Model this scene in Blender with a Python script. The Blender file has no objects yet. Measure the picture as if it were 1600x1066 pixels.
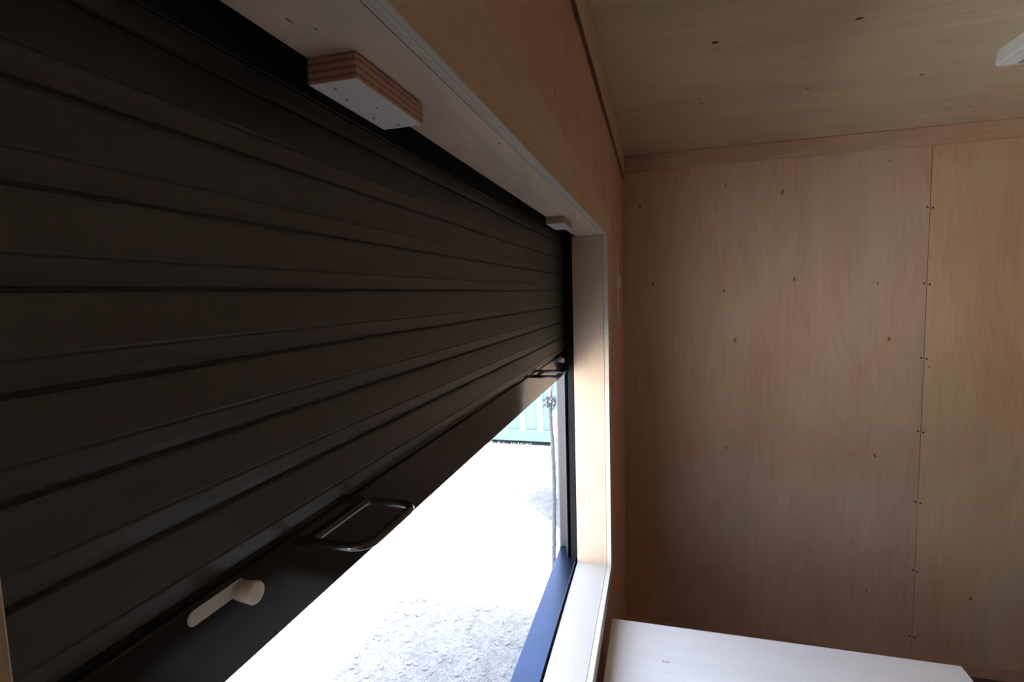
import bpy, bmesh, math, random
from mathutils import Vector, Matrix

random.seed(7)
SC = bpy.context.scene
COL = SC.collection
R = math.radians

# ------------------------------------------------------------------ materials
def new_mat(name):
    m = bpy.data.materials.new(name)
    m.use_nodes = True
    nt = m.node_tree
    return m, nt, nt.nodes['Principled BSDF']

def simple(name, col, rough=0.5, metal=0.0, spec=0.5, noise=0.0, nscale=30.0, bump=0.0, stretch=(1, 1, 1)):
    m, nt, b = new_mat(name)
    b.inputs['Base Color'].default_value = (*col, 1)
    b.inputs['Roughness'].default_value = rough
    b.inputs['Metallic'].default_value = metal
    b.inputs['Specular IOR Level'].default_value = spec
    tc = nt.nodes.new('ShaderNodeTexCoord')
    mp = nt.nodes.new('ShaderNodeMapping'); mp.inputs['Scale'].default_value = stretch
    n = nt.nodes.new('ShaderNodeTexNoise'); n.inputs['Scale'].default_value = nscale; n.inputs['Detail'].default_value = 5
    nt.links.new(tc.outputs['Object'], mp.inputs[0]); nt.links.new(mp.outputs[0], n.inputs['Vector'])
    cr = nt.nodes.new('ShaderNodeValToRGB')
    lo = tuple(c * (1 - noise) for c in col); hi = tuple(min(1, c * (1 + noise)) for c in col)
    cr.color_ramp.elements[0].position = .3; cr.color_ramp.elements[0].color = (*lo, 1)
    cr.color_ramp.elements[1].position = .7; cr.color_ramp.elements[1].color = (*hi, 1)
    nt.links.new(n.outputs['Fac'], cr.inputs[0]); nt.links.new(cr.outputs[0], b.inputs['Base Color'])
    if bump:
        bp = nt.nodes.new('ShaderNodeBump'); bp.inputs['Strength'].default_value = bump; bp.inputs['Distance'].default_value = .002
        nt.links.new(n.outputs['Fac'], bp.inputs['Height']); nt.links.new(bp.outputs[0], b.inputs['Normal'])
    return m

def ply(name, col=(.66, .47, .31), axis=2, rough=0.42, seed=0.0, contrast=.13, blotch=.16, spec=.4):
    """birch plywood face: long soft grain along one axis, broad pink and yellow patches, fine pores"""
    m, nt, b = new_mat(name)
    N, L = nt.nodes.new, nt.links.new
    tc = N('ShaderNodeTexCoord')
    def chan(scale_long, scale_cross, detail, off):
        mp = N('ShaderNodeMapping')
        s = [scale_cross] * 3; s[axis] = scale_long
        mp.inputs['Scale'].default_value = s
        mp.inputs['Location'].default_value = (off, off * 1.7, off * .6)
        n = N('ShaderNodeTexNoise'); n.inputs['Scale'].default_value = 1; n.inputs['Detail'].default_value = detail
        n.inputs['Roughness'].default_value = .6
        n.inputs['Distortion'].default_value = .8
        L(tc.outputs['Object'], mp.inputs[0]); L(mp.outputs[0], n.inputs['Vector'])
        return n.outputs['Fac']
    g = chan(.75, 3.8, 4, seed + 1.3)       # cathedral grain
    f = chan(4, 130, 3, seed + 5.1)      # pores
    k = chan(1.3, 2.2, 3, seed + 9.7)    # patches
    # contour lines in the grain field
    wv = N('ShaderNodeMath'); wv.operation = 'MULTIPLY'; L(g, wv.inputs[0]); wv.inputs[1].default_value = 75
    sn = N('ShaderNodeMath'); sn.operation = 'SINE'; L(wv.outputs[0], sn.inputs[0])
    def ramp(fac, c0, c1, p0=.3, p1=.7):
        cr = N('ShaderNodeValToRGB')
        cr.color_ramp.elements[0].position = p0; cr.color_ramp.elements[0].color = (*c0, 1)
        cr.color_ramp.elements[1].position = p1; cr.color_ramp.elements[1].color = (*c1, 1)
        L(fac, cr.inputs[0]); return cr.outputs[0]
    c = Vector(col)
    base = ramp(g, tuple(c * (1 - contrast)), tuple(c * (1 + contrast * .4)), .32, .68)
    patch = ramp(k, (1 - blotch * .3, 1 - blotch * 1.25, 1 - blotch * 1.35), (1 - blotch * .2, 1, 1), .34, .66)
    por = ramp(f, (1 - contrast * .6,) * 3, (1, 1, 1), .3, .6)
    lin = N('ShaderNodeMapRange'); L(sn.outputs[0], lin.inputs[0])
    lin.inputs[1].default_value = -1; lin.inputs[2].default_value = 1
    lin.inputs[3].default_value = 1 - contrast * .42; lin.inputs[4].default_value = 1
    def mul(a, bb):
        mx = N('ShaderNodeMix'); mx.data_type = 'RGBA'; mx.blend_type = 'MULTIPLY'; mx.inputs[0].default_value = 1
        L(a, mx.inputs[6]); L(bb, mx.inputs[7]); return mx.outputs[2]
    out = mul(mul(mul(base, patch), por), lin.outputs[0])
    L(out, b.inputs['Base Color'])
    b.inputs['Roughness'].default_value = rough
    b.inputs['Specular IOR Level'].default_value = spec
    bp = N('ShaderNodeBump'); bp.inputs['Strength'].default_value = .12; bp.inputs['Distance'].default_value = .0006
    L(f, bp.inputs['Height']); L(bp.outputs[0], b.inputs['Normal'])
    return m

def ply_edge(name, axis, pitch=.0028, light=(.68, .55, .42), dark=(.40, .27, .17), origin=0.0):
    """layered plywood edge: stripes across the thickness axis"""
    m, nt, b = new_mat(name)
    N, L = nt.nodes.new, nt.links.new
    tc = N('ShaderNodeTexCoord'); sp = N('ShaderNodeSeparateXYZ'); L(tc.outputs['Object'], sp.inputs[0])
    mu = N('ShaderNodeMath'); mu.operation = 'MULTIPLY'; L(sp.outputs[axis], mu.inputs[0]); mu.inputs[1].default_value = 2 * math.pi / pitch
    s = N('ShaderNodeMath'); s.operation = 'SINE'; L(mu.outputs[0], s.inputs[0])
    mr = N('ShaderNodeMapRange'); L(s.outputs[0], mr.inputs[0]); mr.inputs[1].default_value = -1; mr.inputs[2].default_value = 1
    cr = N('ShaderNodeValToRGB'); L(mr.outputs[0], cr.inputs[0])
    cr.color_ramp.elements[0].position = .15; cr.color_ramp.elements[0].color = (*dark, 1)
    cr.color_ramp.elements[1].position = .45; cr.color_ramp.elements[1].color = (*light, 1)
    nz = N('ShaderNodeTexNoise'); nz.inputs['Scale'].default_value = 40; L(tc.outputs['Object'], nz.inputs['Vector'])
    mx = N('ShaderNodeMix'); mx.data_type = 'RGBA'; mx.blend_type = 'MULTIPLY'; mx.inputs[0].default_value = .35
    L(cr.outputs[0], mx.inputs[6]); L(nz.outputs['Color'], mx.inputs[7]); L(mx.outputs[2], b.inputs['Base Color'])
    b.inputs['Roughness'].default_value = .6
    return m

PLY_V = ply('birch_ply_upright', (.66, .495, .365), axis=2, seed=0)
PLY_V2 = ply('birch_ply_upright_ochre', (.66, .48, .32), axis=2, seed=21, contrast=.13)
PLY_L = ply('birch_ply_side', (.67, .42, .28), axis=2, seed=33)
PLY_C = ply('birch_ply_ceiling', (.69, .59, .40), axis=0, seed=47, blotch=.07)
PLY_H = ply('birch_ply_along', (.80, .66, .52), axis=1, seed=60, contrast=.2)
PLY_HS = ply('birch_ply_strip', (.66, .50, .32), axis=1, seed=71)
PLY_B = ply('birch_ply_cross', (.60, .44, .31), axis=0, seed=83)
PLY_J = ply('birch_ply_jamb', (.60, .49, .36), axis=2, seed=95, contrast=.1)
PLY_T = ply('birch_ply_pale_top', (.86, .84, .80), axis=0, seed=111, contrast=.05, blotch=.04, rough=.3)
PLY_S = ply('birch_ply_sill', (.47, .44, .40), axis=1, seed=120, contrast=.06, blotch=.04)
EDGE_Z = ply_edge('ply_edge_z', 2, .0030)
EDGE_Y = ply_edge('ply_edge_y', 1, .0030)
EDGE_PALE_X = ply_edge('ply_edge_pale_x', 0, .0044, (.70, .64, .55), (.60, .52, .43))
EDGE_PALE_Z = ply_edge('ply_edge_pale_z', 2, .0040, (.74, .66, .56), (.60, .50, .40))
EDGE_PALE_Y = ply_edge('ply_edge_pale_y', 1, .0040, (.74, .66, .56), (.60, .50, .40))
HALO = simple('knot_halo', (.50, .31, .16), .6, noise=.25, nscale=120)
KNOT = simple('knot_brown', (.20, .095, .045), .6, noise=.4, nscale=200)
SCREW = simple('dark_screw_head', (.035, .028, .024), .45, metal=.6, noise=.3, nscale=300)
GAP = simple('joint_shadow_gap', (.16, .095, .06), .8, noise=.3)
SHUT = simple('dark_brown_coated_metal', (.043, .043, .039), .40, metal=.0, spec=.5, noise=.10, nscale=3, stretch=(1, .4, 14))
RAIL = simple('glossy_black_brown_rail', (.016, .015, .015), .10, spec=.28, noise=.05, nscale=8)
FRAMEB = simple('sky_tinted_metal_frame', (.022, .038, .082), .30, metal=.85, noise=.05, nscale=12)  # dark metal with the blue sky reflection tinted into its base colour
FRAME = simple('dark_anodised_frame', (.055, .053, .060), .36, metal=.5, noise=.06, nscale=12)
SLOTM = simple('black_channel', (.007, .007, .008), .6, spec=.12, noise=.1)
BLACK = simple('black_gloss_plastic', (.10, .097, .093), .20, metal=.7, spec=.9, noise=.05)
KNOBM = simple('ivory_plastic_knob', (.86, .81, .77), .3, noise=.05)
LATCHM = simple('pale_grey_latch', (.55, .58, .60), .4, noise=.06)
WHITE = simple('white_fixture_plastic', (.74, .76, .76), .35, noise=.03)
DIFF = simple('grey_diffuser', (.36, .35, .38), .45, noise=.04)
CLAD = simple('grey_exterior_cladding', (.16, .165, .17), .5, noise=.05)
ROOFM = simple('grey_roof_sheet', (.35, .36, .38), .5, noise=.08)
FLOORM = simple('dark_floor_sheet', (.085, .070, .060), .5, noise=.2, nscale=14)
TEAL = simple('teal_container_paint', (.075, .17, .175), .45, noise=.10, nscale=5)
TEAL2 = simple('teal_container_rail_paint', (.045, .135, .155), .45, noise=.08, nscale=5)
STEEL = simple('dark_steel', (.05, .05, .055), .5, metal=.5, noise=.2)
BARK = simple('grey_bark', (.10, .105, .12), .8, noise=.45, nscale=120, bump=.5)
LEAFD = simple('dark_grey_leaf', (.035, .037, .045), .6, noise=.3)
LEAFW = simple('white_petal', (.30, .31, .32), .6, noise=.08)
REDM = simple('faded_red_band', (.62, .20, .19), .5, noise=.15)
PWHITE = simple('white_painted_post', (.72, .72, .72), .5, noise=.05)
CANVAS = simple('pale_canvas', (.7, .7, .68), .7, noise=.05)
STONE = simple('pale_gravel_stone', (.17, .172, .175), .85, noise=.3, nscale=60)

def gravel():
    m, nt, b = new_mat('pale_gravel')
    N, L = nt.nodes.new, nt.links.new
    tc = N('ShaderNodeTexCoord')
    v = N('ShaderNodeTexVoronoi'); v.inputs['Scale'].default_value = 38; L(tc.outputs['Object'], v.inputs['Vector'])
    v2 = N('ShaderNodeTexVoronoi'); v2.inputs['Scale'].default_value = 95; L(tc.outputs['Object'], v2.inputs['Vector'])
    n = N('ShaderNodeTexNoise'); n.inputs['Scale'].default_value = 9; n.inputs['Detail'].default_value = 8; L(tc.outputs['Object'], n.inputs['Vector'])
    cr = N('ShaderNodeValToRGB'); L(v.outputs['Color'], cr.inputs[0])
    e = cr.color_ramp.elements
    e[0].position = 0; e[0].color = (.145, .147, .15, 1); e[1].position = 1; e[1].color = (.215, .217, .22, 1)
    cr2 = N('ShaderNodeValToRGB'); L(v2.outputs['Color'], cr2.inputs[0])
    e = cr2.color_ramp.elements
    e[0].position = 0; e[0].color = (.70, .70, .70, 1); e[1].position = .35; e[1].color = (1, 1, 1, 1)
    cr3 = N('ShaderNodeValToRGB'); L(n.outputs['Fac'], cr3.inputs[0])
    e = cr3.color_ramp.elements
    e[0].position = .3; e[0].color = (.80, .80, .80, 1); e[1].position = .65; e[1].color = (1.05, 1.05, 1.05, 1)
    def mul(a, c):
        mx = N('ShaderNodeMix'); mx.data_type = 'RGBA'; mx.blend_type = 'MULTIPLY'; mx.inputs[0].default_value = 1
        L(a, mx.inputs[6]); L(c, mx.inputs[7]); return mx.outputs[2]
    L(mul(mul(cr.outputs[0], cr2.outputs[0]), cr3.outputs[0]), b.inputs['Base Color'])
    b.inputs['Roughness'].default_value = .9
    ad = N('ShaderNodeMath'); ad.operation = 'ADD'; L(v.outputs['Distance'], ad.inputs[0]); L(v2.outputs['Distance'], ad.inputs[1])
    bp = N('ShaderNodeBump'); bp.inputs['Strength'].default_value = .9; bp.inputs['Distance'].default_value = .012; bp.invert = True
    L(ad.outputs[0], bp.inputs['Height']); L(bp.outputs[0], b.inputs['Normal'])
    return m
GRAVEL = gravel()

# ------------------------------------------------------------------ mesh helpers (all in world coordinates)
class MB:
    def __init__(self):
        self.bm = bmesh.new()
    def box(self, x, y, z, mi=0, bevel=0.0, seg=2, face_mi=None):
        bm = self.bm
        x0, x1 = sorted(x); y0, y1 = sorted(y); z0, z1 = sorted(z)
        t = bmesh.new()
        vs = [t.verts.new(p) for p in [(x0, y0, z0), (x1, y0, z0), (x1, y1, z0), (x0, y1, z0), (x0, y0, z1), (x1, y0, z1), (x1, y1, z1), (x0, y1, z1)]]
        fs = {'-z': (0, 3, 2, 1), '+z': (4, 5, 6, 7), '-y': (0, 1, 5, 4), '+y': (2, 3, 7, 6), '-x': (0, 4, 7, 3), '+x': (1, 2, 6, 5)}
        for k, f in fs.items():
            fc = t.faces.new([vs[i] for i in f]); fc.material_index = (face_mi or {}).get(k, mi)
        if bevel:
            bmesh.ops.bevel(t, geom=t.edges[:], offset=bevel, segments=seg, affect='EDGES', profile=.5)
        self.add(t); return self
    def add(self, t):
        me = bpy.data.meshes.new('tmp'); t.to_mesh(me); t.free(); self.bm.from_mesh(me); bpy.data.meshes.remove(me)
    def cyl(self, a, b, r, r2=None, n=24, mi=0, cap=True, bevel=0.0):
        a, b = Vector(a), Vector(b); d = b - a; r2 = r if r2 is None else r2
        q = d.to_track_quat('Z', 'Y').to_matrix()
        prof = [(0, r), (d.length, r2)]
        if bevel:
            prof = [(0, r), (d.length - bevel, r2), (d.length - bevel * .3, r2 - bevel * .3), (d.length, r2 - bevel)]
        rings = []
        for h, rr in prof:
            rings.append([self.bm.verts.new(a + q @ Vector((rr * math.cos(2 * math.pi * i / n), rr * math.sin(2 * math.pi * i / n), h))) for i in range(n)])
        for p, o in zip(rings, rings[1:]):
            for i in range(n):
                f = self.bm.faces.new((p[i], p[(i + 1) % n], o[(i + 1) % n], o[i])); f.material_index = mi; f.smooth = True
        if cap:
            f = self.bm.faces.new(rings[0][::-1]); f.material_index = mi
            f = self.bm.faces.new(rings[-1]); f.material_index = mi
        return self
    def tube(self, pts, rad, n=10, mi=0, closed=False):
        P = [Vector(p) for p in pts]; m = len(P); rings = []
        rr = rad if isinstance(rad, (list, tuple)) else [rad] * m
        up = None
        for i, p in enumerate(P):
            if closed:
                d = (P[(i + 1) % m] - P[i - 1]).normalized()
            else:
                d = (P[min(i + 1, m - 1)] - P[max(i - 1, 0)]).normalized()
            if up is None:
                up = Vector((0, 0, 1)) if abs(d.z) < .9 else Vector((1, 0, 0))
            s = d.cross(up).normalized(); u = s.cross(d).normalized(); up = u
            rings.append([self.bm.verts.new(p + rr[i] * (math.cos(2 * math.pi * k / n) * s + math.sin(2 * math.pi * k / n) * u)) for k in range(n)])
        pairs = list(zip(rings, rings[1:])) + ([(rings[-1], rings[0])] if closed else [])
        for a, b in pairs:
            for k in range(n):
                f = self.bm.faces.new((a[k], a[(k + 1) % n], b[(k + 1) % n], b[k])); f.material_index = mi; f.smooth = True
        if not closed:
            for r_ in (rings[0][::-1], rings[-1]):
                f = self.bm.faces.new(r_); f.material_index = mi
        return self
    def poly(self, pts, mi=0):
        f = self.bm.faces.new([self.bm.verts.new(p) for p in pts]); f.material_index = mi; return self
    def prism(self, pts, vec, mi=0, smooth=False):
        vec = Vector(vec); n = len(pts)
        a = [self.bm.verts.new(p) for p in pts]; b = [self.bm.verts.new(Vector(p) + vec) for p in pts]
        fs = [self.bm.faces.new(a[::-1]), self.bm.faces.new(b)]
        for i in range(n):
            f = self.bm.faces.new((a[i], a[(i + 1) % n], b[(i + 1) % n], b[i])); f.smooth = smooth; fs.append(f)
        for f in fs: f.material_index = mi
        return self
    def disk(self, c, normal, ra, rb=None, mi=1, n=10, rot=0.0, long=2):
        """small flat oval mark; rb is the half-length along the 'long' axis"""
        c = Vector(c); nn = Vector(normal); rb = rb or ra
        l = Vector([1 if i == long else 0 for i in range(3)]); s = nn.cross(l).normalized()
        l2 = l * math.cos(rot) + s * math.sin(rot); s2 = s * math.cos(rot) - l * math.sin(rot)
        c = c + nn * .0006
        self.poly([c + s2 * ra * math.cos(2 * math.pi * i / n) + l2 * rb * math.sin(2 * math.pi * i / n) for i in range(n)], mi); return self

def link(name, mb, mats, parent=None, loc=None):
    bm = mb.bm
    bmesh.ops.recalc_face_normals(bm, faces=[f for f in bm.faces])
    me = bpy.data.meshes.new(name)
    org = Vector(loc) if loc is not None else Vector((0, 0, 0))
    if parent is None and loc is None and len(bm.verts):
        xs = [v.co.x for v in bm.verts]; ys = [v.co.y for v in bm.verts]; zs = [v.co.z for v in bm.verts]
        org = Vector(((min(xs) + max(xs)) / 2, (min(ys) + max(ys)) / 2, min(zs)))
    if parent is not None:
        p = parent; org = Vector((0, 0, 0))
        while p: org += p.location; p = p.parent
    bmesh.ops.translate(bm, verts=bm.verts[:], vec=-org)
    bm.to_mesh(me); bm.free()
    for m in (mats if isinstance(mats, (list, tuple)) else [mats]): me.materials.append(m)
    o = bpy.data.objects.new(name, me); COL.objects.link(o)
    if parent is not None: o.parent = parent
    else: o.location = org
    return o

def tag(o, label=None, cat=None, group=None, kind=None):
    if label: o['label'] = label
    if cat: o['category'] = cat
    if group: o['group'] = group
    if kind: o['kind'] = kind
    return o

def struct(name, mb, mats, label=None, cat=None):
    return tag(link(name, mb, mats), label, cat, kind='structure')

def thing(name, loc, label, cat, group=None, kind=None):
    o = bpy.data.objects.new(name, None); COL.objects.link(o); o.location = loc; o.empty_display_size = .05
    return tag(o, label, cat, group, kind)

# ------------------------------------------------------------------ dimensions (camera at the origin, wall with the window on -X)
WX = -.145                    # inner face of the window wall
YB = 2.50                     # end wall
CZ = .617                     # ceiling
FZ = -1.665                   # floor
XR, YF = 2.30, -1.75          # right wall, wall behind the camera
GZ = -2.20                    # ground outside
Y0, Y1 = .072, 1.54           # window reveal
ZS, ZH = -.835, .156          # sill top, header underside
T = .012

# ------------------------------------------------------------------ the room
b = MB()   # window wall: inner ply skin round the opening
sk = (WX - .015, WX)
sk = (WX - .002, WX); sk0 = (WX - .015, WX - .0025)
b.box(sk, (YF, Y0 - .06), (FZ, CZ)); b.box(sk, (Y1 + .03, YB), (FZ, CZ))
b.box(sk, (Y0 - .06, Y1 + .03), (FZ, ZS - .03)); b.box(sk, (Y0 - .06, Y1 + .03), (ZH + .03, CZ)); sk = sk0
b.box(sk, (YF, Y0 - T), (FZ, CZ)); b.box(sk, (Y1 + T, YB), (FZ, CZ))
b.box(sk, (Y0 - T, Y1 + T), (FZ, ZS - T)); b.box(sk, (Y0 - T, Y1 + T), (ZH + T, CZ))
# timber core and outer cladding, with a cavity for the shutter
co = (-.30, WX - .015)
b.box(co, (YF, -.12), (FZ, .75)); b.box(co, (1.80, YB + .1), (FZ, .75))
b.box(co, (-.12, 1.80), (FZ, -.90)); b.box(co, (-.12, 1.80), (.56, .75))
ou = (-.33, -.30)
b.box(ou, (YF - .1, -.06), (FZ - .12, .75), 1); b.box(ou, (1.725, 3.25), (FZ - .12, .75), 1)
b.box(ou, (-.06, 1.725), (FZ - .12, -.90), 1); b.box(ou, (-.06, 1.725), (.24, .75), 1)
for (y, z, s) in [(.80, .30, 1), (1.02, .335, .8), (1.34, .37, 1), (.66, .42, .9), (1.72, .45, .8), (2.30, .20, 1), (2.38, -.30, 1), (2.40, -.9, 1), (2.36, -1.32, 1), (2.42, .48, 1)]:
    b.disk((WX, y, z), (1, 0, 0), .0035 * s, .006 * s, 2)
struct('wall_left', b, [PLY_L, CLAD, KNOT], 'birch plywood wall holding the roller-shuttered window', 'wall')

b = MB()   # end wall: two sheets with an open joint, screws either side of it
SX = 1.067
b.box((WX, SX - .0012), (YB, YB + .012), (FZ, CZ)); b.box((SX + .0012, XR), (YB, YB + .012), (FZ, CZ), 1)
b.box((WX - .015, XR), (YB + .012, YB + .1), (FZ, CZ), 2)
n = (0, -1, 0)
for z, zz in [(.305, .301), (-.002, -.006), (-.308, -.312), (-.617, -.622), (-.924, -.928), (-1.226, -1.232), (-1.526, -1.529)]:
    b.disk((SX - .0095, YB, z), n, .0042, mi=3); b.disk((SX + .0095, YB, zz), n, .0042, mi=3)
for x, z, ra, rb, ro in [(.579, .033, .004, .010, .1), (.296, -.01, .0035, .008, .1), (.31, -.727, .003, .009, .4),
                         (.902, -.73, .004, .010, .5), (.526, .405, .005, .011, -.15), (-.012, .031, .004, .010, .05), (.892, .004, .003, .006, 0), (.888, -1.34, .004, .006, 0),
                         (1.269, -1.326, .006, .006, 0), (-.067, .39, .004, .012, -.35), (.92, .50, .003, .006, 0), (.30, .45, .003, .008, .1), (.80, -1.0, .002, .004, 0), (1.086, -.345, .004, .003, 0)]:
    b.disk((x, YB, z), n, ra, rb, 4, rot=ro)
for x, z in [(.343, -.231), (.94, -.229)]:
    b.disk((x, YB, z), n, .0085, .016, 5)
    b.disk((x, YB - .0003, z), n, .0040, .0075, 4)
struct('wall_back', b, [PLY_V, PLY_V2, GAP, SCREW, KNOT, HALO], 'end wall of two birch plywood sheets with screwed joint', 'wall')

b = MB()
b.box((WX - .015, XR), (YF, YB + .1), (CZ, CZ + .02))
b.box((-.34, XR + .1), (YF - .12, 3.26), (CZ + .05, CZ + .135), 1)
for x, y, ra, rb in [(.147, 1.453, .0055, .0095), (.459, 1.439, .0055, .010), (.149, 1.891, .004, .006), (.461, 1.873, .004, .006), (.764, 1.873, .0055, .007), (.146, 2.361, .003, .005),
                     (.459, 2.325, .003, .005), (1.121, 2.334, .004, .007), (.78, 2.27, .002, .010), (1.10, 2.23, .0025, .014), (1.02, 1.80, .003, .012)]:
    b.disk((x, y, CZ), (0, 0, -1), ra, rb, 2, long=0)
struct('ceiling', b, [PLY_C, ROOFM, SCREW], 'low birch plywood ceiling with dark screw heads', 'ceiling')

b = MB(); b.box((WX - .015, XR), (YF, YB), (FZ - .06, FZ)); b.box((-.30, XR + .1), (YF - .1, 3.2), (FZ - .12, FZ - .06), 1)
struct('floor', b, [FLOORM, STEEL], 'dark sheet floor below the plywood end wall', 'floor')

# the unseen sides of the room
b = MB()
b.box((XR, XR + .1), (YF, YB + .1), (FZ, CZ))
struct('wall_right', b, [PLY_V], 'plywood wall opposite the shuttered window', 'wall')
b = MB(); b.box((WX - .015, XR + .1), (YF - .1, YF), (FZ, CZ))
struct('wall_front', b, [PLY_V], 'plywood wall behind the viewer', 'wall')
# compartment beyond the end wall (its outer skin carries on past the room)
b = MB(); b.box((-.30, XR + .1), (3.20, 3.25), (FZ - .12, .66)); b.box((XR + .1, XR + .13), (YF - .1, 3.25), (FZ - .12, .66))
struct('wall_exterior', b, [CLAD], 'grey outer end wall of the kiosk', 'wall')

b = MB(); b.box((WX, WX + .010), (YF, YB - .012), (.520, CZ), bevel=.0008)
b.box((WX + .0005, WX + .009), (YF, YB - .012), (.5193, .5200), 1)
struct('trim_1', b, [PLY_HS, GAP], 'plywood strip along the top of the window wall', 'trim')
b = MB(); b.box((WX, XR), (YB - .011, YB), (.546, CZ - .0015), bevel=.0008); b.box((WX, XR), (YB - .009, YB), (CZ - .0015, CZ), 1)
struct('trim_2', b, [PLY_B, GAP], 'plywood strip along the top of the end wall', 'trim')
b = MB(); b.box((WX, XR), (YB - .014, YB), (FZ, -1.612), bevel=.001)
struct('baseboard_back', b, [PLY_B], 'plain plywood baseboard under the end wall', 'baseboard')

# ------------------------------------------------------------------ window: lining boards and metal frame
win = thing('window_1', (-.2, .8, ZS), 'deep plywood-lined window opening with dark metal frame', 'window', kind='structure')
XL = -.1478   # lining boards stop at the back of the casing, leaving a fine dark joint
def zh(y): return .1550 + (y - .3) * .0089
def wedge(b, x0, x0b, x1, ya_, yb2, za, zb2, zt, mi_bottom=0):
    v = [b.bm.verts.new(p) for p in [(x0, ya_, za), (x1, ya_, za), (x1, yb2, zb2), (x0b, yb2, zb2), (x0, ya_, zt), (x1, ya_, zt), (x1, yb2, zt), (x0b, yb2, zt)]]
    for k, q in enumerate([(0, 3, 2, 1), (4, 5, 6, 7), (0, 1, 5, 4), (2, 3, 7, 6), (0, 4, 7, 3), (1, 2, 6, 5)]):
        b.bm.faces.new([v[i] for i in q]).material_index = mi_bottom if k == 0 else 0
b = MB(); wedge(b, -.2125, -.2265, XL, Y0 - T, Y1 + T, zh(Y0 - T), zh(Y1 + T), ZH + .022)
for x, y in [(-.155, .53), (-.156, .98), (-.155, 1.42), (-.19, .40), (-.165, .75), (-.17, 1.10)]:
    b.disk((x, y, zh(y)), (0, 0, -1), .0016, .003, 1, long=1)
b.disk((-.194, .258, zh(.258)), (0, 0, -1), .0006, .0036, 1, long=1, rot=.1); b.disk((-.186, .270, zh(.270)), (0, 0, -1), .0005, .0018, 1, long=1, rot=.2)
link('header_board', b, [PLY_H, KNOT], win)
b = MB(); b.box((-.238, XL), (Y1, Y1 + T), (ZS - T, zh(Y1) - .0005), bevel=.0004)
for z in (-.72, -.41, -.12, .09): b.disk((-.153, Y1, z), (0, -1, 0), .0012, .0018, 1)
link('jamb_board', b, [PLY_J, KNOT], win)
b = MB(); b.box((-.238, XL), (Y0 - T, Y0), (ZS - T, zh(Y0 - T) - .0005), bevel=.0004)
link('jamb_board', b, [PLY_J], win)
b = MB(); b.box((-.238, XL), (Y0, Y1 - .0005), (ZS - T, ZS), bevel=.0004)
link('sill_board', b, [PLY_S], win)
XA, XB = -.1470, -.1340   # casing boards round the opening; their cut edges are flush with the lining
fe = {'-z': 1, '+z': 1, '+y': 1, '-y': 1}
b = MB(); wedge(b, XA, XA, XB, -.10, 1.605, zh(-.10), zh(1.605), .2395, 1); link('head_casing', b, [PLY_HS, EDGE_PALE_X], win)
for s_ in (1, -1):
    ya_, yb2 = (Y1, 1.605) if s_ > 0 else (-.10, Y0)
    b = MB(); b.box((XA, XB), (ya_, yb2), (ZS + .0006, zh(ya_ if s_ > 0 else Y0) - .0006 if s_ > 0 else zh(-.10) - .0006), bevel=.0005, face_mi=fe); link('side_casing', b, [PLY_J, EDGE_PALE_X], win)
b = MB(); b.box((XA, XB), (-.10, 1.605), (ZS - .045, ZS), bevel=.0005, face_mi=fe)
b.disk((XB + .0002, .5, ZS - .01), (1, 0, 0), .001, .002, 0); link('sill_casing', b, [PLY_S, EDGE_PALE_X], win)
b = MB()   # metal bottom frame with an upstand next to the sill board
b.box((-.318, -.243), (-.05, 1.735), (-.90, -.862), bevel=.0015)
b.box((-.2465, -.2435), (-.05, 1.62), (-.864, ZS + .004), bevel=.0008)
link('bottom_frame', b, [FRAMEB], win)
for s in (1, -1):
    def yy(v): return v if s > 0 else (Y0 + Y1) - v
    b = MB()
    b.box((-.318, -.283), (yy(1.68), yy(1.724)), (-.862, .50), bevel=.001)
    b.box((-.2832, -.2795), (yy(1.612), yy(1.70)), (-.862, .50), bevel=.0006)
    b.box((-.2640, -.2602), (yy(1.588), yy(1.70)), (-.862, .50), bevel=.0006)
    b.box((-.283, -.2602), (yy(1.655), yy(1.70)), (-.862, .50), 1)
    b.box((-.2602, -.2385), (yy(1.556), yy(1.70)), (-.862, .50), 1)
    link('guide_channel', b, [FRAME, SLOTM], win)
b = MB(); b.box((-.300, WX - .016), (-.1, 1.79), (.50, .56)); link('head_box', b, [SLOTM], win)

# ------------------------------------------------------------------ roller shutter
sh = thing('roller_shutter', (-.27, .8, -.2425), 'dark brown roller shutter half lowered over the window', 'shutter')
XC, P0, PITCH = -.268, .0085, .046
prof = []
for k in range(-4, 11):
    z0 = P0 + PITCH * k
    prof += [(-.2715, z0 + .0003), (-.2704, z0 + .0018), (-.2693, z0 + .0058), (-.2684, z0 + .0108), (-.2678, z0 + .0140), (-.2678, z0 + .0150),
             (-.2684, z0 + .0156), (-.2684, z0 + .0166), (XC, z0 + .0174), (XC, z0 + .0425), (-.2684, z0 + .0445), (-.2700, z0 + .0456), (-.2715, z0 + .0459)]
b = MB()
ya, yb_ = -.02, 1.648
A = [b.bm.verts.new((x, ya, z)) for x, z in prof]; B = [b.bm.verts.new((x, yb_, z)) for x, z in prof]
for i in range(len(prof) - 1):
    b.bm.faces.new((A[i], B[i], B[i + 1], A[i + 1]))
zt, zb = prof[-1][1], prof[0][1]
A2 = [b.bm.verts.new((-.2765, ya, z)) for z in (zb, zt)]; B2 = [b.bm.verts.new((-.2765, yb_, z)) for z in (zb, zt)]
b.bm.faces.new((A2[0], A2[1], B2[1], B2[0])); b.bm.faces.new((A[0], A2[0], B2[0], B[0])); b.bm.faces.new((A[-1], B[-1], B2[1], A2[1]))
link('slat_curtain', b, [SHUT], sh)
bar = MB(); bar.box((-.2775, -.2665), (-.02, 1.648), (-.2425, -.1785), bevel=.0016, seg=3)
bar.box((-.2765, -.2700), (-.02, 1.648), (-.1790, -.1738))
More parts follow.
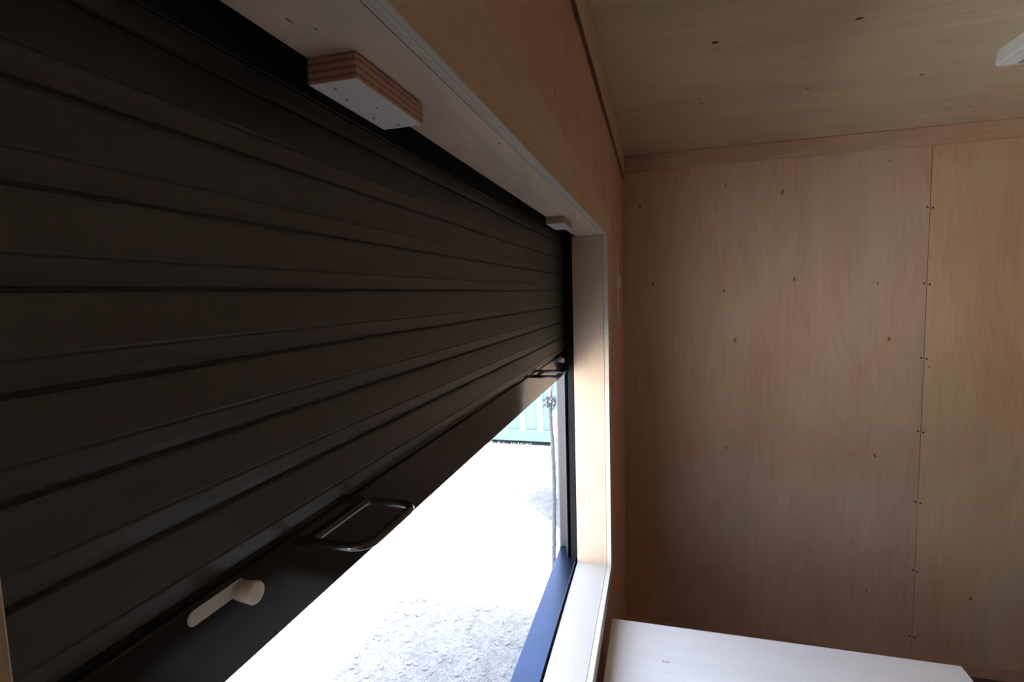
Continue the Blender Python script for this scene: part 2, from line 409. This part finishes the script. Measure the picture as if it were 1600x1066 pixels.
BAR = link('bottom_rail', bar, [RAIL], sh)

def rrect(x0, x1, y0, y1, r, z, n=7, base_sq=True):
    """rounded rectangle in plan; the corners on the rail side stay nearly square"""
    pts = []
    for cx, cy, a0, rr in [(x1, y1, 0, r), (x0, y1, 90, .006), (x0, y0, 180, .006), (x1, y0, 270, r)]:
        ccx = cx - rr if a0 in (0, 270) else cx + rr
        ccy = cy - rr if a0 in (0, 90) else cy + rr
        for i in range(n):
            a = R(a0 + 90 * i / (n - 1)); pts.append((ccx + rr * math.cos(a), ccy + rr * math.sin(a), z))
    return pts
for yc in (.3795, 1.205):
    h = MB()
    h.tube(rrect(-.2650, -.2145, yc - .0425, yc + .0425, .015, -.1905), .0036, n=12, closed=True)
    tag(link('pull_handle', h, [BLACK], BAR), 'glossy black rounded loop handle')
for yc, d in ((.262, -1), (1.445, 1)):
    s = MB()   # pale slide strip with rounded ends, set into the rail
    y_a, y_b = (yc - .036, yc + .008) if d < 0 else (yc - .008, yc + .030)
    pts = []
    for cy, a0 in ((y_b - .0048, 0), (y_a + .0048, 180)):
        for i in range(9):
            a = R(a0 - 90 + 180 * i / 8); pts.append((-.2672, cy + .0048 * math.cos(a), -.1865 + .0048 * math.sin(a)))
    s.prism(pts, (.0016, 0, 0))
    st = tag(link('slide_strip', s, [LATCHM], BAR), 'pale grey slide strip')
    k = MB(); k.cyl((-.2660, yc + .003, -.1890), (-.2515, yc + .003, -.1890), .0062, .0074, n=28, bevel=.0014)
    tag(link('latch_knob', k, [KNOBM], BAR), 'ivory cylindrical latch knob')

# ------------------------------------------------------------------ stop blocks under the window head
def block(x0, x1, y0, y1, h, label, fm):
    ZH = zh(y0)
    b = MB()
    b.box((x0, x1), (y0, y1), (ZH - h, ZH - .0006), 0, bevel=.0006, face_mi={'-z': 1})
    for i in range(5):
        b.disk((random.uniform(x0 + .006, x1 - .006), y0 + (y1 - y0) * (i + .5) / 5, ZH - h), (0, 0, -1), .0010, .0014, 2, long=1)
    tag(link('stop_block', b, [fm, PLY_T, SCREW]), label, 'wood block', 'stop blocks under the window head')
EDGE_BLK = ply_edge('ply_edge_block', 2, .0046, (.66, .42, .30), (.42, .20, .13))
EDGE_BLK2 = ply_edge('ply_edge_block_pale', 2, .0046, (.70, .56, .42), (.36, .22, .14))
block(-.2155, -.1800, .301, .398, .0165, 'larger reddish plywood block under the window head, near the knobbed end of the shutter', EDGE_BLK)
block(-.2215, -.1840, 1.087, 1.195, .0160, 'smaller-looking pale plywood block under the window head, close to the far jamb', EDGE_BLK2)

# ------------------------------------------------------------------ wall hatch by the corner
hat = thing('wall_hatch', (WX, 2.05, -.20), 'narrow plywood hatch with white edge bar and latch, between window and end wall', 'hatch')
b = MB(); b.box((WX, WX + .004), (1.875, 2.33), (-.215, .252), bevel=.0006, face_mi={'-y': 1}); link('hatch_panel', b, [PLY_L, EDGE_PALE_Y], hat)
b = MB(); b.box((WX + .004, WX + .010), (2.010, 2.022), (-.133, .206), bevel=.001); tag(link('edge_bar', b, [WHITE], hat), 'slim white upright bar')
b = MB(); b.box((WX + .004, WX + .011), (2.10, 2.145), (.018, .058), bevel=.0015); b.cyl((WX + .011, 2.122, .038), (WX + .0125, 2.122, .038), .010)
tag(link('latch', b, [WHITE], hat), 'pale square latch')

# ------------------------------------------------------------------ counter under the window
ctr = thing('counter', (.29, 1.18, FZ), 'pale plywood counter top set low beside the window sill', 'counter')
CT = -.93
b = MB(); b.box((-.124, .712), (.93, 1.425), (CT - .018, CT), bevel=.001, face_mi={'-x': 1, '+x': 1, '+y': 2, '-y': 2})
b.disk((.021, 1.277, CT), (0, 0, 1), .003, .009, 3, long=0); b.disk((.021, 1.277, CT + .0002), (0, 0, 1), .002, .006, 0, long=0)
b.disk((.28, 1.10, CT), (0, 0, 1), .0015, .012, 3, long=1, rot=.3)
link('counter_top', b, [PLY_T, EDGE_PALE_Z, EDGE_PALE_Z, KNOT], ctr)
for x in (-.11, .67):
    for y in (.95, 1.36):
        b = MB(); b.box((x, x + .036), (y, y + .036), (FZ, CT - .018), bevel=.001); link('leg', b, [PLY_V], ctr)

# ------------------------------------------------------------------ ceiling light
lx0, lx1, ly0, ly1 = .886, 1.19, 1.10, 1.770
lamp = thing('ceiling_light', ((lx0 + lx1) / 2, (ly0 + ly1) / 2, CZ - .045), 'white rectangular ceiling light with grey diffuser, switched off', 'ceiling light')
def oct_(x0, x1, y0, y1, c, z): return [(x0 + c, y0, z), (x1 - c, y0, z), (x1, y0 + c, z), (x1, y1 - c, z), (x1 - c, y1, z), (x0 + c, y1, z), (x0, y1 - c, z), (x0, y0 + c, z)]
b = MB()
levels = [oct_(lx0 + .004, lx1 - .004, ly0 + .004, ly1 - .004, .010, CZ), oct_(lx0, lx1, ly0, ly1, .012, CZ - .030), oct_(lx0, lx1, ly0, ly1, .012, CZ - .037),
          oct_(lx0 + .004, lx1 - .004, ly0 + .004, ly1 - .004, .010, CZ - .040), oct_(lx0 + .012, lx1 - .012, ly0 + .012, ly1 - .012, .008, CZ - .040)]
rings = [[b.bm.verts.new(p) for p in lv] for lv in levels]
for p, q in zip(rings, rings[1:]):
    for i in range(8): b.bm.faces.new((p[i], p[(i + 1) % 8], q[(i + 1) % 8], q[i]))
b.bm.faces.new(rings[-1]); b.bm.faces.new(rings[0])
link('housing', b, [WHITE], lamp)
b = MB()
l1 = oct_(lx0 + .014, lx1 - .014, ly0 + .014, ly1 - .014, .006, CZ - .040); l2 = oct_(lx0 + .034, lx1 - .034, ly0 + .034, ly1 - .034, .004, CZ - .047)
r1 = [b.bm.verts.new(p) for p in l1]; r2 = [b.bm.verts.new(p) for p in l2]
for i in range(8): b.bm.faces.new((r1[i], r1[(i + 1) % 8], r2[(i + 1) % 8], r2[i]))
f = b.bm.faces.new(r2); f.material_index = 1; b.bm.faces.new(r1)
tag(link('diffuser', b, [WHITE, DIFF], lamp), 'grey diffuser panel')

# ------------------------------------------------------------------ outside
b = MB()
nx, ny = 60, 60
for part in (0,):
    b.box((-60, 40), (-40, 60), (GZ - .3, GZ))
struct('ground', b, [GRAVEL], 'pale gravel yard outside the window, mostly in full sun', 'ground')

g = MB()   # loose stones lying in the shaded strip
for i in range(1500):
    x, y = random.uniform(-2.3, -.5), random.uniform(1.6, 3.6); r_ = random.choice([.004, .005, .006, .007, .008, .010, .014]) * random.uniform(.7, 1.2)
    t = bmesh.new(); bmesh.ops.create_icosphere(t, subdivisions=1, radius=r_)
    for v in t.verts: v.co *= random.uniform(.75, 1.2)
    bmesh.ops.transform(t, verts=t.verts[:], matrix=Matrix.Translation((x, y, GZ + r_ * .25)) @ Matrix.Rotation(random.uniform(0, 6.28), 4, 'Z') @ Matrix.Diagonal((1.2, .9, .65, 1)))
    g.add(t)
tag(link('loose_gravel', g, [STONE]), 'loose pale gravel stones scattered on the shaded ground', 'gravel', kind='stuff')

cont = thing('shipping_container', (-2.6, 7.2, GZ + .06), 'teal corrugated shipping container across the yard', 'container')
CY, cx0, cx1, cz0 = 7.20, -6.6, -.75, GZ + .062
b = MB(); pts = []; x = cx0 + .1
while x < cx1 - .15:
    pts += [(x, CY + .045), (x + .07, CY + .045), (x + .105, CY + .010), (x + .175, CY + .010), (x + .21, CY + .045)]; x += .2625
pz0, pz1 = cz0 + .155, cz0 + 2.45
A = [b.bm.verts.new((p[0], p[1], pz0)) for p in pts]; B = [b.bm.verts.new((p[0], p[1], pz1)) for p in pts]
for i in range(len(pts) - 1): b.bm.faces.new((A[i], A[i + 1], B[i + 1], B[i]))
link('corrugated_side', b, [TEAL], cont)
b = MB(); b.box((cx0, cx1), (CY, CY + .06), (cz0, cz0 + .16), bevel=.004); link('bottom_rail', b, [TEAL2], cont)
b = MB(); b.box((cx0, cx1), (CY, CY + .06), (pz1 - .02, pz1 + .06), bevel=.004); link('top_rail', b, [TEAL2], cont)
for x in (cx0, cx1 - .12):
    b = MB(); b.box((x, x + .12), (CY, CY + .16), (cz0, pz1 + .06), bevel=.005); link('corner_post', b, [TEAL2], cont)
b = MB(); b.box((cx0 + .02, cx1 - .02), (CY + .06, CY + 2.4), (cz0 + .05, pz1 + .03)); link('body', b, [TEAL], cont)
for x in (cx0 + .1, -3.6, cx1 - .4):
    b = MB(); b.box((x, x + .3), (CY + .12, CY + 2.3), (GZ, cz0 + .05)); link('support_block', b, [STEEL], cont)

w = MB()
for i in range(260):   # dead weeds and rubble along the foot of the container
    x = random.uniform(-3.0, -1.75); y = CY - random.uniform(-.06, .10); h = random.uniform(.015, .05)
    a = Vector((x, y, GZ)); d = Vector((random.uniform(-.03, .03), random.uniform(-.02, .02), h))
    w.tube([a, a + d * .5 + Vector((0, 0, .005)), a + d], [.003, .0025, .001], n=4)
tag(link('weeds', w, [LEAFD]), 'dry dark weeds along the foot of the teal container', 'weeds', kind='stuff')

# slim young tree close to the window
TY = 3.1
tx = -.630
def tz(z35): return z35 * TY / 3.5
tree = thing('young_tree', (tx, TY, GZ), 'slim grey-stemmed young tree with small leaf clump, just outside the window', 'tree')
b = MB()
stem = [(-.712, GZ), (-.712, -1.95), (-.703, -1.62), (-.697, -1.31), (-.703, -1.03), (-.711, -.93), (-.7115, -.755)]
sp = []
for i in range(len(stem) - 1):
    for j in range(6):
        t = j / 6; sp.append(((stem[i][0] * (1 - t) + stem[i + 1][0] * t) * TY / 3.5 + .0012 * math.sin(i * 7 + j * 2.3), TY + .002 * math.cos(j * 1.9 + i), (stem[i][1] * (1 - t) + stem[i + 1][1] * t) * TY / 3.5 if i else stem[i][1] * (1 - t) + stem[i + 1][1] * TY / 3.5 * t))
link('trunk', b.tube(sp, [.0155 - .003 * i / len(sp) + random.uniform(-.0008, .0008) for i in range(len(sp))], n=10), [BARK], tree)
b = MB(); cc = Vector((-.709 * TY / 3.5, TY, -.755 * TY / 3.5))
for i in range(210):
    d = Vector((random.gauss(0, 1), random.gauss(0, 1), random.gauss(0, 1))).normalized()
    p = cc + Vector((d.x * .050, d.y * .044, d.z * .050)) * random.uniform(.45, 1.05)
    t = bmesh.new(); bmesh.ops.create_icosphere(t, subdivisions=1, radius=random.uniform(.006, .011))
    q = d.to_track_quat('Z', 'Y').to_matrix().to_4x4()
    bmesh.ops.transform(t, verts=t.verts[:], matrix=Matrix.Translation(p) @ q @ Matrix.Diagonal((1, .75, .25, 1)))
    mi = 1 if random.random() < .22 else 0
    for f in t.faces: f.material_index = mi
    b.add(t)
link('leaf_clump', b, [LEAFD, LEAFW], tree)
b = MB(); b.tube([cc + Vector((.004, 0, .03)), cc + Vector((.010, 0, .09)), cc + Vector((.014, 0, .17)), cc + Vector((.010, 0, .30))], [.003, .0025, .0025, .0015], n=6)
link('twig', b, [BARK], tree)
b = MB(); b.tube([cc + Vector((.000, -.004, .036)), cc + Vector((.003, -.004, .08)), cc + Vector((.002, -.002, .15))], [.0045, .004, .002], n=6)
tag(link('bud_shoot', b, [REDM], tree), 'pinkish red shoot')

PX, PY = -1.035, 5.33
post = thing('marker_post', (PX, PY, GZ), 'white post with faded red bands beside the window frame edge', 'post')
b = MB(); b.cyl((PX, PY, GZ), (PX, PY, -1.25), .034, n=20); link('pole', b, [PWHITE], post)
for z in (-1.42, -1.57):
    b = MB(); b.cyl((PX, PY, z), (PX, PY, z + .06), .0355, n=20); link('band', b, [REDM], post)

# solid block added out of view past the kiosk to shade the far gravel
b = MB()
tip = Vector((-.90, 5.33, GZ))
b.prism([tip, tip + Vector((.41, -.48, 0)) * 2.2, tip + Vector((4.5, -.8, 0)), tip + Vector((4.5, 4.4, 0)), tip + Vector((.27, .30, 0)) * 6], (0, 0, 1.2))
struct('shade_caster', b, [CLAD], 'low grey block added out of view to shade the gravel', 'blocker')

# ------------------------------------------------------------------ light
W = bpy.data.worlds.new('World'); SC.world = W; W.use_nodes = True
nt = W.node_tree; bg = nt.nodes['Background']
sky = nt.nodes.new('ShaderNodeTexSky'); sky.sky_type = 'NISHITA'; sky.sun_disc = False
sky.sun_elevation = R(62); sky.sun_rotation = R(90); sky.air_density = 1.0; sky.dust_density = 3.0; sky.ozone_density = 1.0
hz = nt.nodes.new('ShaderNodeHueSaturation'); hz.inputs['Saturation'].default_value = .58   # summer haze
nt.links.new(sky.outputs[0], hz.inputs['Color']); nt.links.new(hz.outputs[0], bg.inputs[0]); bg.inputs[1].default_value = 2.2
sun = bpy.data.lights.new('sun', 'SUN'); sun.energy = 215; sun.angle = R(.53); sun.color = (1, .985, .955)
so = bpy.data.objects.new('sun', sun); COL.objects.link(so)
so.rotation_euler = Vector((-1.49, .07, -2.95)).to_track_quat('-Z', 'Y').to_euler()

# ------------------------------------------------------------------ camera
cam = bpy.data.cameras.new('camera'); co_ = bpy.data.objects.new('camera', cam); COL.objects.link(co_)
F, yaw, pitch, roll = .80922269, -.2719505, -.08863716, -.02894747
f = Vector((math.sin(yaw) * math.cos(pitch), math.cos(yaw) * math.cos(pitch), math.sin(pitch)))
r = Vector((math.cos(yaw), -math.sin(yaw), 0)); u = r.cross(f)
r2 = math.cos(roll) * r + math.sin(roll) * u; u2 = -math.sin(roll) * r + math.cos(roll) * u
m = Matrix((r2, u2, -f)).transposed().to_4x4()
co_.matrix_world = m
cam.sensor_width = 36; cam.lens = F * 1000 / 1600 * 36; cam.clip_start = .01; cam.clip_end = 300
SC.camera = co_

SC.view_settings.view_transform = 'Standard'; SC.view_settings.look = 'None'
SC.view_settings.gamma = 1; SC.view_settings.use_curve_mapping = False
SC.view_settings.exposure = 0
SC.cycles.use_denoising = True
SC.cycles.max_bounces = 14; SC.cycles.diffuse_bounces = 10; SC.cycles.glossy_bounces = 6
SC.cycles.sample_clamp_indirect = 10
